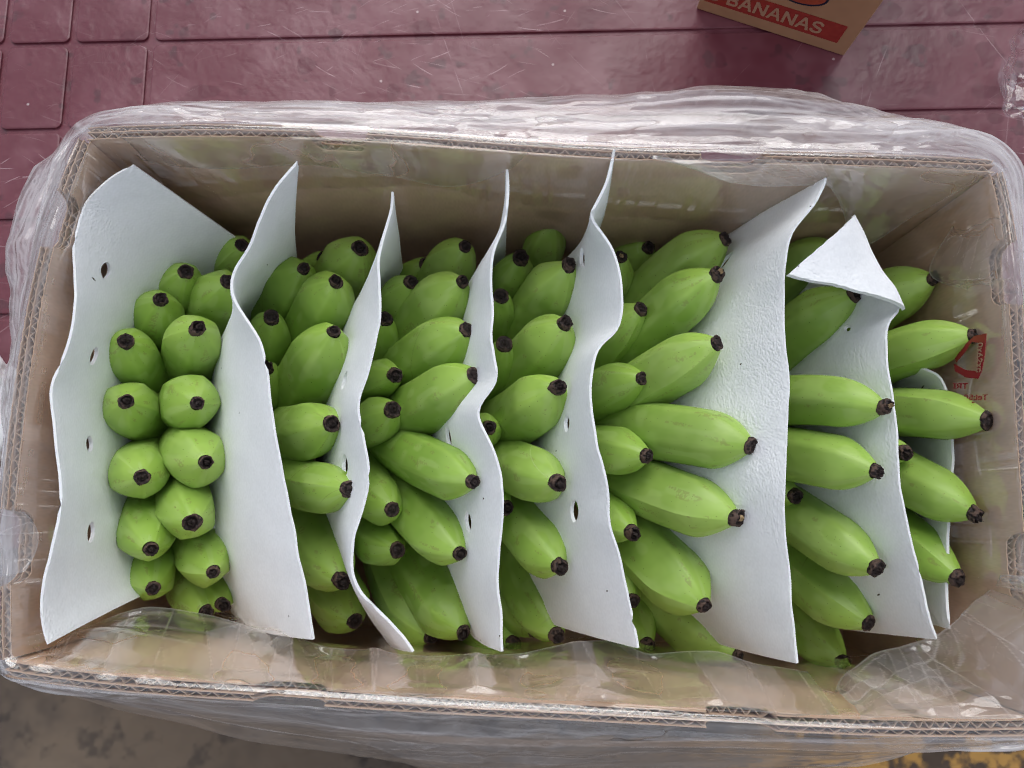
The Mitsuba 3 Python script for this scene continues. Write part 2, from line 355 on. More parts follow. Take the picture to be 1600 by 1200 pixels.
def banana(hand, tip, body, hw, zt, drop, crown, seed):
    """tip and body: where the photograph shows the blossom end and the middle of the fruit; hw its half width there in photograph pixels."""
    BID[0] += 1
    r = np.random.default_rng(seed)
    A = P(*tip, zt)
    B = P(*body, zt - drop)
    R = hw / FPX * np.dot(B - CAM, FWD)
    d0 = unit(B - A)
    C = np.array(crown, float) + r.normal(0, 0.003, 3)
    # a quadratic from the tip, leaving along d0, bending to the crown
    span = np.linalg.norm(C - A)
    K = A + d0 * 0.55 * span
    t = np.linspace(0, 1, 200)[:, None]
    c = (1 - t) ** 2 * A + 2 * t * (1 - t) * K + t ** 2 * C
    s = np.r_[0, np.cumsum(np.linalg.norm(np.diff(c, axis=0), axis=1))]
    LB = min(s[-1], 0.215)
    ls = LB * np.concatenate([np.linspace(0, 1, 14)[:-1] ** 1.6 * 0.22, np.linspace(0.22, 1, 26)])
    ctr = np.stack([np.interp(ls, s, c[:, k]) for k in range(3)], 1)
    tan = np.gradient(ctr, ls, axis=0); tan /= np.linalg.norm(tan, axis=1, keepdims=True)
    ref = unit(np.cross(tan[0], unit(C - A) + [0.01, 0.02, 0]))
    e1 = ref - tan * (tan @ ref)[:, None]; e1 /= np.linalg.norm(e1, axis=1, keepdims=True)
    e2 = np.cross(tan, e1)
    RT = 0.0050 * r.uniform(0.92, 1.12)
    Lr = r.uniform(0.024, 0.031)
    q = np.clip(ls / Lr, 0, 1)
    rad = RT + (R - RT) * np.sin(q * math.pi / 2) ** r.uniform(0.78, 0.92)
    rad *= 1 - 0.10 * np.clip(1 - ls / 0.07, 0, 1) - 0.45 * np.clip((ls - 0.68 * LB) / (0.32 * LB), 0, 1) ** 2
    NA = 41
    a = np.linspace(0, 2 * math.pi, NA)
    tw = r.uniform(0, 2 * math.pi)
    cell = np.mod(a + math.pi / 5, 2 * math.pi / 5) - math.pi / 5          # ridges at multiples of 72 degrees
    pent = 0.862 / np.cos(math.pi / 5 - np.abs(cell))
    pw = r.uniform(0.24, 0.46) * np.interp(ls, [0, 0.006, 0.02, 0.06, 0.12], [0.15, 0.9, 1.25, 1.0, 0.8])[:, None]
    uneven = 1 + 0.03 * np.sin(2 * a + tw) + 0.02 * np.sin(3 * a + 2 * tw)
    form = (1 + pw * (pent - 1)[None]) * uneven[None]
    lump = 1 + 0.010 * (meshkit.noise(np.stack(np.broadcast_arrays(np.cos(a)[None] * 1.5 + 9 * BID[0], np.sin(a)[None] * 1.5, ls[:, None] * 40), -1)) - 0.5)
    rr = rad[:, None] * form * lump
    b_ = a + tw
    v = ctr[:, None] + rr[..., None] * (np.cos(b_)[None, :, None] * e1[:, None] + np.sin(b_)[None, :, None] * e2[:, None])
    n, m = len(ls), NA
    i, j = np.meshgrid(np.arange(n - 1), np.arange(m - 1), indexing='ij')
    k = lambda I, J: I * m + J
    f = np.stack([k(i, j), k(i + 1, j), k(i + 1, j + 1), k(i, j + 1)], -1).reshape(-1, 4)
    uv = np.stack(np.broadcast_arrays(a[None] / (2 * math.pi) * 0.9998 + BID[0], ls[:, None]), -1).reshape(-1, 2)
    key = obj('banana', (v.reshape(-1, 3), f), 'peel', hand, True, uv=uv)
    # blossom end: a dry dark stub with a raised rim and a pit
    prof = [(0.90, 0.0010, 0), (1.08, 0.0002, 0.5), (1.10, -0.0011, 1), (0.98, -0.0024, 1), (0.80, -0.0027, 0.3), (0.62, -0.0016, 0), (0.46, -0.0019, 0), (0.34, -0.0030, 0.1), (0.0, -0.0034, 0)]
    NA2 = 26
    a2 = np.linspace(0, 2 * math.pi, NA2, endpoint=False)
    long_ = r.choice([0.9, 1.2, 1.5, 1.9]) * r.uniform(0.85, 1.15)
    lean = r.normal(0, 0.16, 2); wide = r.uniform(0.74, 1.02)
    axis = unit(tan[0] + lean[0] * e1[0] + lean[1] * e2[0])
    pale = 3.0 if r.uniform() < 0.14 else 0
    vs, us = [], []
    for q_, (pr, ph, lt) in enumerate(prof):
        wob = wide + 0.34 * (meshkit.noise(np.c_[np.cos(a2) * 2.2 + seed, np.sin(a2) * 2.2, np.full(NA2, q_ * 0.6)]) - 0.5)
        hh = ph * long_ * (1 + 0.75 * (meshkit.noise(np.c_[np.cos(a2) * 2.6 + seed, np.sin(a2) * 2.6 + 4, np.full(NA2, q_ * 0.5)]) - 0.5))
        ring = ctr[0] + axis * hh[:, None] + (RT * pr * wob)[:, None] * (np.cos(a2)[:, None] * e1[0] + np.sin(a2)[:, None] * e2[0])
        vs.append(ring); us.append(np.c_[a2 / 6.3, np.full(NA2, lt + (pale if q_ >= 7 else 0))])
    v = np.vstack(vs); uvs = np.vstack(us)
    I, J = np.meshgrid(np.arange(len(prof) - 1), np.arange(NA2), indexing='ij')
    J2 = (J + 1) % NA2
    f = np.stack([I * NA2 + J, I * NA2 + J2, (I + 1) * NA2 + J2, (I + 1) * NA2 + J], -1).reshape(-1, 4)
    obj('blossom_end', (v, f), 'blossom', key, True, uv=uvs)


# per hand: where its crown sits (photograph px at the bottom of the carton) and its fruits (tip, body middle, half width, tip height, drop)
HANDS = [
 ('leftmost hand of green bananas, blossom ends in two columns', (300, 660), [
   ((305, 386), (302, 420), 35, .115, .045), ((290, 425), (272, 464), 38, .138, .045), ((250, 470), (235, 508), 42, .150, .045),
   ((197, 535), (201, 573), 43, .162, .050), ((196, 628), (202, 648), 43, .168, .050), ((222, 745), (203, 731), 43, .168, .050),
   ((235, 857), (214, 812), 43, .160, .050), ((239, 919), (228, 880), 40, .140, .045), ((322, 955), (285, 905), 40, .110, .050),
   ((378, 383), (362, 412), 38, .120, .045), ((355, 441), (328, 478), 42, .140, .050), ((307, 515), (297, 549), 43, .160, .050),
   ((308, 630), (285, 624), 44, .165, .050), ((321, 722), (286, 706), 46, .165, .050), ((302, 816), (281, 785), 44, .160, .050),
   ((333, 893), (308, 862), 41, .140, .050), ((346, 943), (330, 912), 30, .110, .045)]),
 ('second hand of green bananas from the left end of the carton', (445, 640), [
   ((474, 421), (436, 462), 47, .130, .050), ((562, 388), (538, 424), 44, .130, .050), ((525, 442), (497, 496), 48, .150, .055),
   ((424, 497), (414, 540), 36, .140, .050), ((521, 519), (488, 588), 50, .165, .055), ((517, 663), (470, 680), 46, .170, .050),
   ((417, 577), (398, 615), 38, .130, .050), ((543, 765), (480, 767), 41, .181, .055), ((531, 905), (490, 855), 47, .145, .055),
   ((554, 970), (515, 930), 45, .115, .055), ((505, 405), (490, 432), 36, .095, .040), ((500, 830), (450, 800), 38, .11, .050)]),
 ('third hand of green bananas from the left end of the carton', (600, 650), [
   ((726, 386), (698, 424), 42, .125, .050), ((641, 442), (617, 480), 38, .130, .050), ((721, 442), (664, 492), 48, .150, .055),
   ((601, 500), (588, 545), 32, .135, .050), ((727, 516), (655, 562), 48, .165, .055), ((741, 588), (664, 640), 48, .180, .055),
   ((616, 586), (572, 592), 33, .150, .050), ((612, 641), (570, 668), 37, .155, .050), ((736, 752), (662, 722), 43, .190, .055),
   ((612, 796), (572, 775), 40, .150, .050), ((717, 864), (662, 815), 48, .165, .055), ((620, 859), (572, 855), 38, .135, .050),
   ((723, 986), (672, 922), 49, .125, .060), ((672, 994), (618, 930), 48, .095, .060), ((775, 1004), (735, 960), 38, .080, .055),
   ((665, 415), (645, 440), 36, .095, .040)]),
 ('green banana hand in the centre, fourth from the left', (765, 660), [
   ((862, 350), (849, 398), 34, .110, .045), ((813, 405), (795, 443), 37, .125, .045), ((888, 418), (846, 474), 46, .155, .055),
   ((783, 463), (773, 500), 30, .140, .050), ((881, 508), (834, 562), 48, .165, .055), ((788, 540), (774, 585), 32, .145, .050),
   ((868, 607), (828, 645), 50, .180, .050), ((763, 668), (748, 678), 32, .155, .045), ((868, 753), (812, 736), 46, .180, .055),
   ((872, 883), (822, 832), 46, .160, .060), ((788, 792), (755, 785), 32, .14, .050), ((868, 990), (822, 925), 44, .110, .060),
   ((800, 1004), (770, 960), 34, .070, .055), ((834, 985), (795, 930), 40, .085, .060)]),
 ('hand of large green bananas left of the widest foam sheet, third from the right', (945, 690), [
   ((1012, 388), (985, 405), 38, .095, .045), ((970, 403), (952, 440), 36, .125, .050), ((1131, 374), (1048, 420), 46, .150, .060),
   ((1117, 431), (1042, 484), 48, .175, .060), ((1000, 484), (958, 520), 38, .150, .050), ((1118, 538), (1040, 578), 49, .185, .055),
   ((1001, 592), (944, 604), 41, .160, .050), ((1170, 696), (1060, 672), 47, .195, .055), ((1008, 712), (944, 702), 40, .165, .050),
   ((1147, 809), (1048, 779), 51, .185, .060), ((985, 830), (944, 808), 38, .150, .050), ((1098, 945), (1026, 880), 56, .160, .065),
   ((987, 937), (960, 890), 38, .125, .050), ((1150, 1022), (1050, 960), 50, .105, .070), ((1010, 1005), (985, 960), 36, .090, .055)]),
 ('hand of green bananas with a folded foam corner over it', (1165, 700), [
   ((1300, 384), (1238, 414), 42, .125, .050), ((1332, 462), (1262, 500), 46, .172, .060), ((1376, 637), (1280, 620), 42, .206, .060),
   ((1365, 735), (1275, 716), 45, .203, .060), ((1240, 774), (1195, 760), 34, .150, .050), ((1366, 886), (1278, 832), 46, .184, .065),
   ((1356, 973), (1275, 918), 47, .152, .065), ((1313, 1032), (1255, 985), 42, .095, .060)]),
 ('rightmost hand of green bananas, beside the red print', (1345, 680), [
   ((1455, 437), (1392, 458), 46, .160, .050), ((1516, 525), (1420, 541), 43, .192, .055), ((1540, 657), (1450, 644), 42, .202, .055),
   ((1412, 707), (1372, 704), 30, .175, .050), ((1518, 800), (1430, 757), 44, .193, .055), ((1493, 901), (1425, 856), 44, .182, .055)]),
]
for h, (lab, crown, fruits) in enumerate(HANDS):
    hand = thing('banana_hand', lab, 'bananas', 'hands of green bananas packed in the carton')
    cr = P(*crown, 0.03)
    for k, (tip, body, hw, zt, dp) in enumerate(fruits):
        dp = dp * (0.95, 0.80, 0.72, 0.72, 0.55, 0.50, 0.50)[h]
        c = cr + np.array([0.0, 0.30 * (P(*body, 0.10)[1] - cr[1]), 0])
        banana(hand, tip, body, hw, zt, dp, c, 1000 * h + k)

# ------------------------------------------------------------------ foam sheets
def spl(pts, zs, k=None):
    pts = np.array([P(*p, z) for p, z in zip(pts, zs)])
    s = np.r_[0, np.cumsum(np.linalg.norm(np.diff(pts, axis=0), axis=1))]
    return s / s[-1], pts


def surf(tops, lows, ztop, zlow, smooth=True):
    n = len(tops)
    zt = np.interp(np.arange(n), np.linspace(0, n - 1, len(ztop)), ztop)
    zl = np.interp(np.arange(n), np.linspace(0, n - 1, len(zlow)), zlow)
    A = np.array([P(*p, z) for p, z in zip(tops, zt)])
    B = np.array([P(*p, z) for p, z in zip(lows, zl)])
    s = np.r_[0, np.cumsum(np.linalg.norm(np.diff(A, axis=0), axis=1))]
    H = np.mean(np.linalg.norm(A - B, axis=1))
    fa, fb = PchipInterpolator(s, A), PchipInterpolator(s, B)
    ss = np.linspace(0, s[-1], 300)
    w = 300 / s[-1] * 0.006
    GA, GB = gaussian_filter1d(fa(ss), w, axis=0, mode='nearest'), gaussian_filter1d(fb(ss), w * 1.6, axis=0, mode='nearest')
    down = GB + (GB - GA) * 0.75
    down[:, :2] = GB[:, :2] + (GB - GA)[:, :2] * 0.45
    down[:, 2] = np.maximum(down[:, 2], 0.012)
    def at(u, t):
        ga = np.stack([np.interp(u, ss, GA[:, k]) for k in range(3)], -1)
        gb = np.stack([np.interp(u, ss, GB[:, k]) for k in range(3)], -1)
        gc = np.stack([np.interp(u, ss, down[:, k]) for k in range(3)], -1)
        tt = np.clip(t, 0, 1)[..., None]                   # through the three rows at t = 0, 0.55 and 1
        m = 0.55
        la = (tt - m) * (tt - 1) / m
        lb = tt * (tt - 1) / (m * (m - 1))
        lc = tt * (tt - m) / (1 - m)
        return ga * la + gb * lb + gc * lc
    return at, s[-1], H / 0.55


def find(at, L, H, px, py):
    """Where on a sheet the photograph's point lies, as (u, y) in metres."""
    U, Tt = np.meshgrid(np.linspace(0, L, 240), np.linspace(0.02, 0.8, 120), indexing='ij')
    q = at(U, Tt) - CAM
    z = q @ FWD
    e = np.hypot(800 + FPX * q[..., 0] / z - px, 600 - FPX * (q @ UP) / z - py)
    k = np.unravel_index(np.argmin(e), e.shape)
    return U[k], Tt[k] * H


def sheet(label, tops, lows, ztop=(.208,), zlow=(.10,), slits=(), extra=None, thick=0.0023, amp=0.0011, seed=0):
    at, L, H = surf(tops, lows, ztop, zlow)
    key = numbered('foam_sheet')
    poly = [(0, 0), (L, 0), (L, H), (0, H)]
    cs = m3.CrossSection([poly])
    for (px, py, ln, wd, ang) in slits:
        su, sy = find(at, L, H, px, py)
        th = np.linspace(0, 2 * math.pi, 17)[:-1]
        pc = at(np.array([su]), np.array([sy / H]))[0]
        nn_ = np.cross(at(np.array([su + 1e-3]), np.array([sy / H]))[0] - pc, at(np.array([su]), np.array([sy / H + 1e-2]))[0] - pc)
        si_ = max(abs(unit(nn_) @ unit(CAM - pc)), 0.3)
        wd = min((wd * 0.8 + thick * math.sqrt(1 - si_ ** 2)) / si_, 0.010)
        e = np.c_[np.cos(th) * ln * 0.66, np.sin(th) * wd / 2 * np.abs(np.sin(th)) ** 0.4]
        c, s_ = math.cos(ang), math.sin(ang)
        cs = cs - m3.CrossSection([(e @ np.array([[c, s_], [-s_, c]]) + [su, sy]).tolist()])
    m = cs.extrude(thick).refine_to_length(0.0042)
    def wf(v):
        v = np.asarray(v)
        u, y, w = v[:, 0], v[:, 1], v[:, 2] - thick / 2
        edge = np.exp(-np.minimum(np.minimum(u, L - u), y) / 0.0015)
        uj = u + edge * 0.0003 * (meshkit.noise(np.c_[u * 500, y * 500, u * 0 + seed]) - 0.5)
        t = y / H + edge * 0.0004 / H * (meshkit.noise(np.c_[u * 520, y * 300, u * 0 + seed + 7]) - 0.5)
        e = 1e-3
        p = at(uj, t)
        pu = at(np.clip(uj + e, 0, L), t) - at(np.clip(uj - e, 0, L), t)
        pt = at(uj, np.clip(t + e, 0, 1)) - at(uj, np.clip(t - e, 0, 1))
        n = np.cross(pu, pt); n /= np.linalg.norm(n, axis=1, keepdims=True) + 1e-12
        wav = amp * 2 * (meshkit.fbm(np.c_[u * 30, y * 14, u * 0 + seed], 2) - 0.5) + 0.0011 * (meshkit.fbm(np.c_[u * 75, y * 22, u * 0 + seed + 2], 2) - 0.5)
        # the thin edge of the sheet is a little rounded
        w = w * (1 - 0.35 * np.exp(-np.minimum(np.minimum(u, L - u), y) / 0.0012))
        return p + n * (w + wav)[:, None]
    m = m.warp_batch(wf)
    mm = m.to_mesh()
    mesh = trimesh.Trimesh(np.array(mm.vert_properties)[:, :3], np.array(mm.tri_verts), process=False)
    if extra is not None:
        mesh = cat(mesh, extra)
    scene[key] = mikit.ply(mesh, 'foam', 50)
    labels[key] = {'label': label, 'category': 'foam sheet', 'group': 'white foam sheets between the banana hands'}
    return key


S1 = ([(215, 255), (160, 288), (128, 325), (116, 380), (118, 480), (100, 555), (81, 605), (88, 700), (96, 800), (80, 870), (65, 930), (70, 985), (80, 1012)],
      [(398, 386), (345, 400), (295, 422), (252, 460), (212, 515), (192, 570), (182, 620), (182, 700), (180, 780), (188, 830), (200, 872), (220, 908), (246, 934)])
S2 = ([(469, 246), (427, 297), (403, 350), (395, 382), (373, 409), (361, 455), (376, 486), (408, 540), (424, 640), (440, 740), (460, 840), (478, 930), (491, 1006)],
      [(465, 402), (452, 414), (430, 425), (420, 435), (402, 447), (380, 470), (360, 500), (343, 550), (335, 640), (328, 720), (335, 820), (362, 920), (392, 992)])
S3 = ([(615, 294), (604, 360), (592, 400), (592, 450), (594, 500), (578, 565), (558, 640), (572, 695), (577, 748), (553, 830), (548, 885), (575, 940), (612, 972), (650, 1024)],
      [(630, 412), (602, 440), (570, 460), (552, 480), (540, 515), (525, 580), (515, 640), (508, 700), (505, 760), (520, 820), (541, 890), (560, 930), (582, 968), (618, 1015)])
S4 = ([(790, 258), (793, 330), (777, 380), (765, 431), (773, 476), (767, 512), (780, 590), (742, 648), (762, 685), (786, 760), (782, 842), (776, 914), (782, 966), (784, 1025)],
      [(792, 400), (770, 402), (745, 425), (732, 450), (720, 490), (716, 540), (700, 600), (678, 655), (675, 700), (690, 760), (695, 800), (710, 880), (728, 950), (748, 1010)])
S5 = ([(964, 228), (955, 262), (938, 304), (916, 338), (932, 354), (946, 372), (963, 402), (971, 450), (968, 512), (932, 544), (923, 600), (930, 690), (950, 760), (953, 815), (968, 870), (982, 943), (997, 1020)],
      [(940, 355), (938, 358), (930, 362), (918, 370), (905, 380), (892, 395), (884, 430), (882, 490), (884, 530), (876, 590), (860, 640), (844, 700), (840, 770), (842, 810), (850, 870), (858, 930), (872, 985)])
S6 = ([(1293, 272), (1264, 332), (1234, 364), (1229, 410), (1225, 470), (1226, 530), (1234, 588), (1229, 660), (1227, 760), (1226, 810), (1232, 885), (1239, 955), (1248, 1043)],
      [(1115, 378), (1100, 415), (1085, 450), (1070, 485), (1055, 525), (1042, 565), (1032, 610), (1022, 660), (1022, 740), (1028, 800), (1045, 870), (1075, 940), (1125, 1012)])
S7 = ([(1333, 338), (1372, 411), (1410, 484), (1387, 500), (1385, 570), (1394, 620), (1401, 680), (1402, 725), (1412, 790), (1425, 850), (1442, 915), (1455, 970), (1466, 1005)],
      [(1262, 440), (1248, 470), (1240, 500), (1236, 530), (1234, 570), (1232, 610), (1232, 660), (1235, 720), (1245, 780), (1262, 840), (1285, 900), (1305, 950), (1325, 994)])
S8 = ([(1405, 552), (1434, 574), (1468, 586), (1486, 640), (1492, 700), (1482, 800), (1481, 880), (1482, 940), (1485, 990)],
      [(1360, 560), (1375, 590), (1390, 615), (1400, 650), (1402, 700), (1400, 790), (1400, 860), (1405, 920), (1412, 975)])


sheet('leftmost white foam sheet, leaning against the left carton wall', *S1, ztop=(.208, .213, .212), zlow=(.10, .125, .138, .138, .118), seed=1,
      slits=[(163, 423, .0095, .0042, .1), (144, 556, .009, .0026, .1), (140, 833, .0105, .0044, -.15), (138, 693, .008, .0036, .0)])
sheet('second foam sheet from the left, its near half a wide flat strip', *S2, ztop=(.218, .205, .20, .195), zlow=(.105, .13, .12, .10), seed=2,
      slits=[(348, 541, .009, .0042, .5), (336, 818, .010, .0034, .4)])
sheet('third foam sheet from the left, a narrow wavy strip with a curled lower end', *S3, ztop=(.195, .195, .20, .19), zlow=(.09, .13, .12, .11), seed=3,
      slits=[(561, 463, .010, .003, .2), (540, 594, .010, .0044, .2), (542, 729, .010, .0044, -.1)])
sheet('fourth foam sheet from the left, with an S shaped wavy edge', *S4, ztop=(.21, .20, .205, .195), zlow=(.085, .125, .13, .12), seed=4,
      slits=[(745, 434, .009, .003, .2), (702, 683, .011, .0046, -.3), (733, 814, .011, .0044, -.2)])
sheet('fifth foam sheet from the left, its pointed far corner touching the rim', *S5, ztop=(.222, .205, .21, .195), zlow=(.10, .13, .13, .115), seed=5,
      slits=[(912, 402, .011, .0048, -.5), (899, 797, .011, .0044, .3), (888, 660, .009, .003, .2)])
sheet('widest foam sheet, third from the right, straight right edge over the leaning fruits', *S6, ztop=(.214, .205, .21, .195), zlow=(.09, .115, .12, .10), seed=6,
      slits=[(1134, 411, .012, .004, .9)])
FA, FB, FC = P(1333, 338, .199), P(1411, 485, .199), P(1232, 429, .212)
def flap():
    n = unit(np.cross(FB - FA, FC - FA)); n = n if n[2] > 0 else -n
    m = m3.CrossSection([[(0, 0), (1, 0), (0, 1)]]).extrude(0.003).scale((1, 1, 1)).refine(28)
    def wf(v):
        v = np.asarray(v)
        a, b, w = v[:, 0], v[:, 1], v[:, 2]
        h = 0.007 * np.clip((b) / 0.35, 0, 1) ** 0.5 - 0.006 * b ** 2 - 0.004 * np.sin(np.pi * np.clip(a + 0.5 * b, 0, 1)) * b
        wav = 0.006 * (meshkit.fbm(np.c_[a * 2.5, b * 2.5, a * 0 + 3], 2) - 0.5)
        jag = 0.010 * (meshkit.noise(np.c_[(a + b) * 60, (a - b) * 60, a * 0]) - 0.5) * np.clip(1 - np.minimum(a, 1 - a - b) / 0.03, 0, 1)
        a = a + jag
        return FA + np.outer(a, FB - FA) + np.outer(b, FC - FA) + np.outer(w + h + wav - 0.001, n)
    mm = m.warp_batch(wf).to_mesh()
    return trimesh.Trimesh(np.array(mm.vert_properties)[:, :3], np.array(mm.tri_verts), process=False)
sheet('foam sheet with its far corner folded over into a triangle', *S7, ztop=(.197, .199, .205, .20, .19), zlow=(.10, .115, .12, .10), seed=7, extra=flap(),
      slits=[(1327, 514, .0035, .0022, .5)])
sheet('rightmost foam sheet, mostly hidden behind the last hand of bananas', *S8, ztop=(.165, .178, .180), zlow=(.10,), seed=8)

# ------------------------------------------------------------------ the clear liner bag
def rounded_path(r, n):
    """Points and outward normals along the carton's rim line (far, right, near, left), its corners rounded by r."""
    ring = RIMLINE.buffer(-r).buffer(r, quad_segs=24).exterior
    ds = np.linspace(0, ring.length, n + 1)[:-1]
    p = np.array([ring.interpolate(d).coords[0] for d in ds])
    if Polygon(p).exterior.is_ccw:
        p = p[::-1]
    k = np.argmin(np.linalg.norm(p - TL[:2], axis=1))
    p = np.roll(p, -k, axis=0)
    t = np.roll(p, -1, 0) - np.roll(p, 1, 0)
    t = np.stack([gaussian_filter1d(t[:, c], 2, mode='wrap') for c in range(2)], 1)
    t /= np.linalg.norm(t, axis=1, keepdims=True)
    return p, np.stack([-t[:, 1], t[:, 0]], 1)


def crumple(x, y, seed, n, lam0, lam1, wx=None):
    """Sharp folds: a sum of bent triangle waves in random directions."""
    r = np.random.default_rng(seed)
    out = np.zeros_like(x)
    tot = 0
    for k in range(n):
        a = r.uniform(0, math.pi)
        lam = math.exp(r.uniform(math.log(lam0), math.log(lam1)))
        wob = lam * 0.65 * meshkit.fbm(np.stack([x / lam * .45, y / lam * .45, np.full_like(x, k + seed)], -1), 2)
        ph = ((x * math.cos(a) + y * math.sin(a)) + wob) / lam + r.uniform()
        tri = np.abs(ph - np.floor(ph) - 0.5) * 2
        mask = np.clip(meshkit.noise(np.stack([x / lam * .3 + 5 * k, y / lam * .3, np.full_like(x, seed + k * 3.3)], -1)) * 2.2 - 0.6, 0, 1)
        out += lam * (tri ** 1.0 - 0.5) * mask
        tot += lam
    return out / tot


NP = 1000
path, nor = rounded_path(0.012, NP)
# positions of known image columns along the path, to look up how far the bag stands off the wall there
def where(px, py, z=RIM):
    q = P(px, py, z)[:2]
    return np.argmin(np.linalg.norm(path - q, axis=1))
def standoff(px, py, z):
    q = P(px, py, z)[:2]
    k = np.argmin(np.linalg.norm(path - q, axis=1))
    return k, (q - path[k]) @ nor[k]
def table(rows):
    """rows (path index, value...) -> smooth periodic arrays"""
    rows = sorted(rows, key=lambda r: r[0])
    k = np.array([r[0] for r in rows], float); v = np.array([r[1:] for r in rows], float)
    k = np.r_[k[-1] - NP, k, k[0] + NP]; v = np.vstack([v[-1:], v, v[:1]])
    return np.stack([gaussian_filter1d(np.interp(np.arange(NP), k, v[:, c]), 5, mode='wrap') for c in range(v.shape[1])], 1)


OUT = []                                                   # silhouette of the bag outside the rim: px, py, z there, then how far it hangs below
for px, py, z, ze in [(190, 178, .205, .14), (240, 165, .205, .14), (400, 158, .205, .13), (580, 155, .205, .13), (800, 150, .205, .13), (960, 150, .205, .13), (1130, 152, .205, .13), (1290, 165, .20, .12),
                      (1420, 190, .20, .12), (1530, 215, .20, .12), (1590, 290, .20, .12), (1612, 400, .2, .12), (1625, 520, .2, .12), (1640, 700, .2, .12), (1662, 950, .2, .12),
                      (135, 192, .205, .13), (85, 240, .205, .13), (62, 300, .20, .13), (36, 390, .20, .13), (30, 490, .20, .13), (14, 620, .20, .13), (-2, 760, .20, .13), (-25, 900, .20, .13)]:
    k, d = standoff(px, py, z)
    OUT.append((k, d, z, d + 0.004, ze))
for px, py, z in [(100, 1086, .19), (200, 1103, .18), (300, 1117, .17), (380, 1135, .165), (500, 1155, .155), (600, 1180, .15), (700, 1206, .14), (850, 1222, .13), (1000, 1216, .13), (1100, 1206, .14),
                  (1175, 1198, .15), (1275, 1191, .155), (1400, 1172, .165), (1480, 1153, .18), (1580, 1150, .19)]:
    k, d = standoff(px, py, z)
    OUT.append((k, d * 0.55 + 0.004, (RIM + z) / 2 + .008, d, z))
OUT.append((where(8, 1044), 0.014, .205, .02, .17)); OUT.append((where(1632, 1138), 0.016, .205, .02, .17))
tab = table(OUT)
INN = []                                                   # how far the bag stands off the inner face at two heights
for px, py, z in [(240, 262, .17), (600, 256, .18), (900, 300, .16), (1250, 300, .18), (1400, 300, .19), (1560, 400, .21), (1585, 600, .21), (1595, 780, .21), (1560, 930, .20), (1480, 1000, .18), (1360, 1040, .16), (1300, 1066, .15),
                  (1180, 1020, .13), (1060, 1022, .14), (960, 1002, .13), (800, 1020, .13), (650, 1022, .14), (500, 1000, .12), (330, 965, .12), (235, 948, .12), (90, 1012, .15), (60, 800, .20), (90, 600, .20), (130, 330, .20)]:
    k, d = standoff(px, py, z)
    INN.append((k, min(d, -0.0055)))
inn = np.clip(table(INN)[:, 0], -0.034, -0.0055)


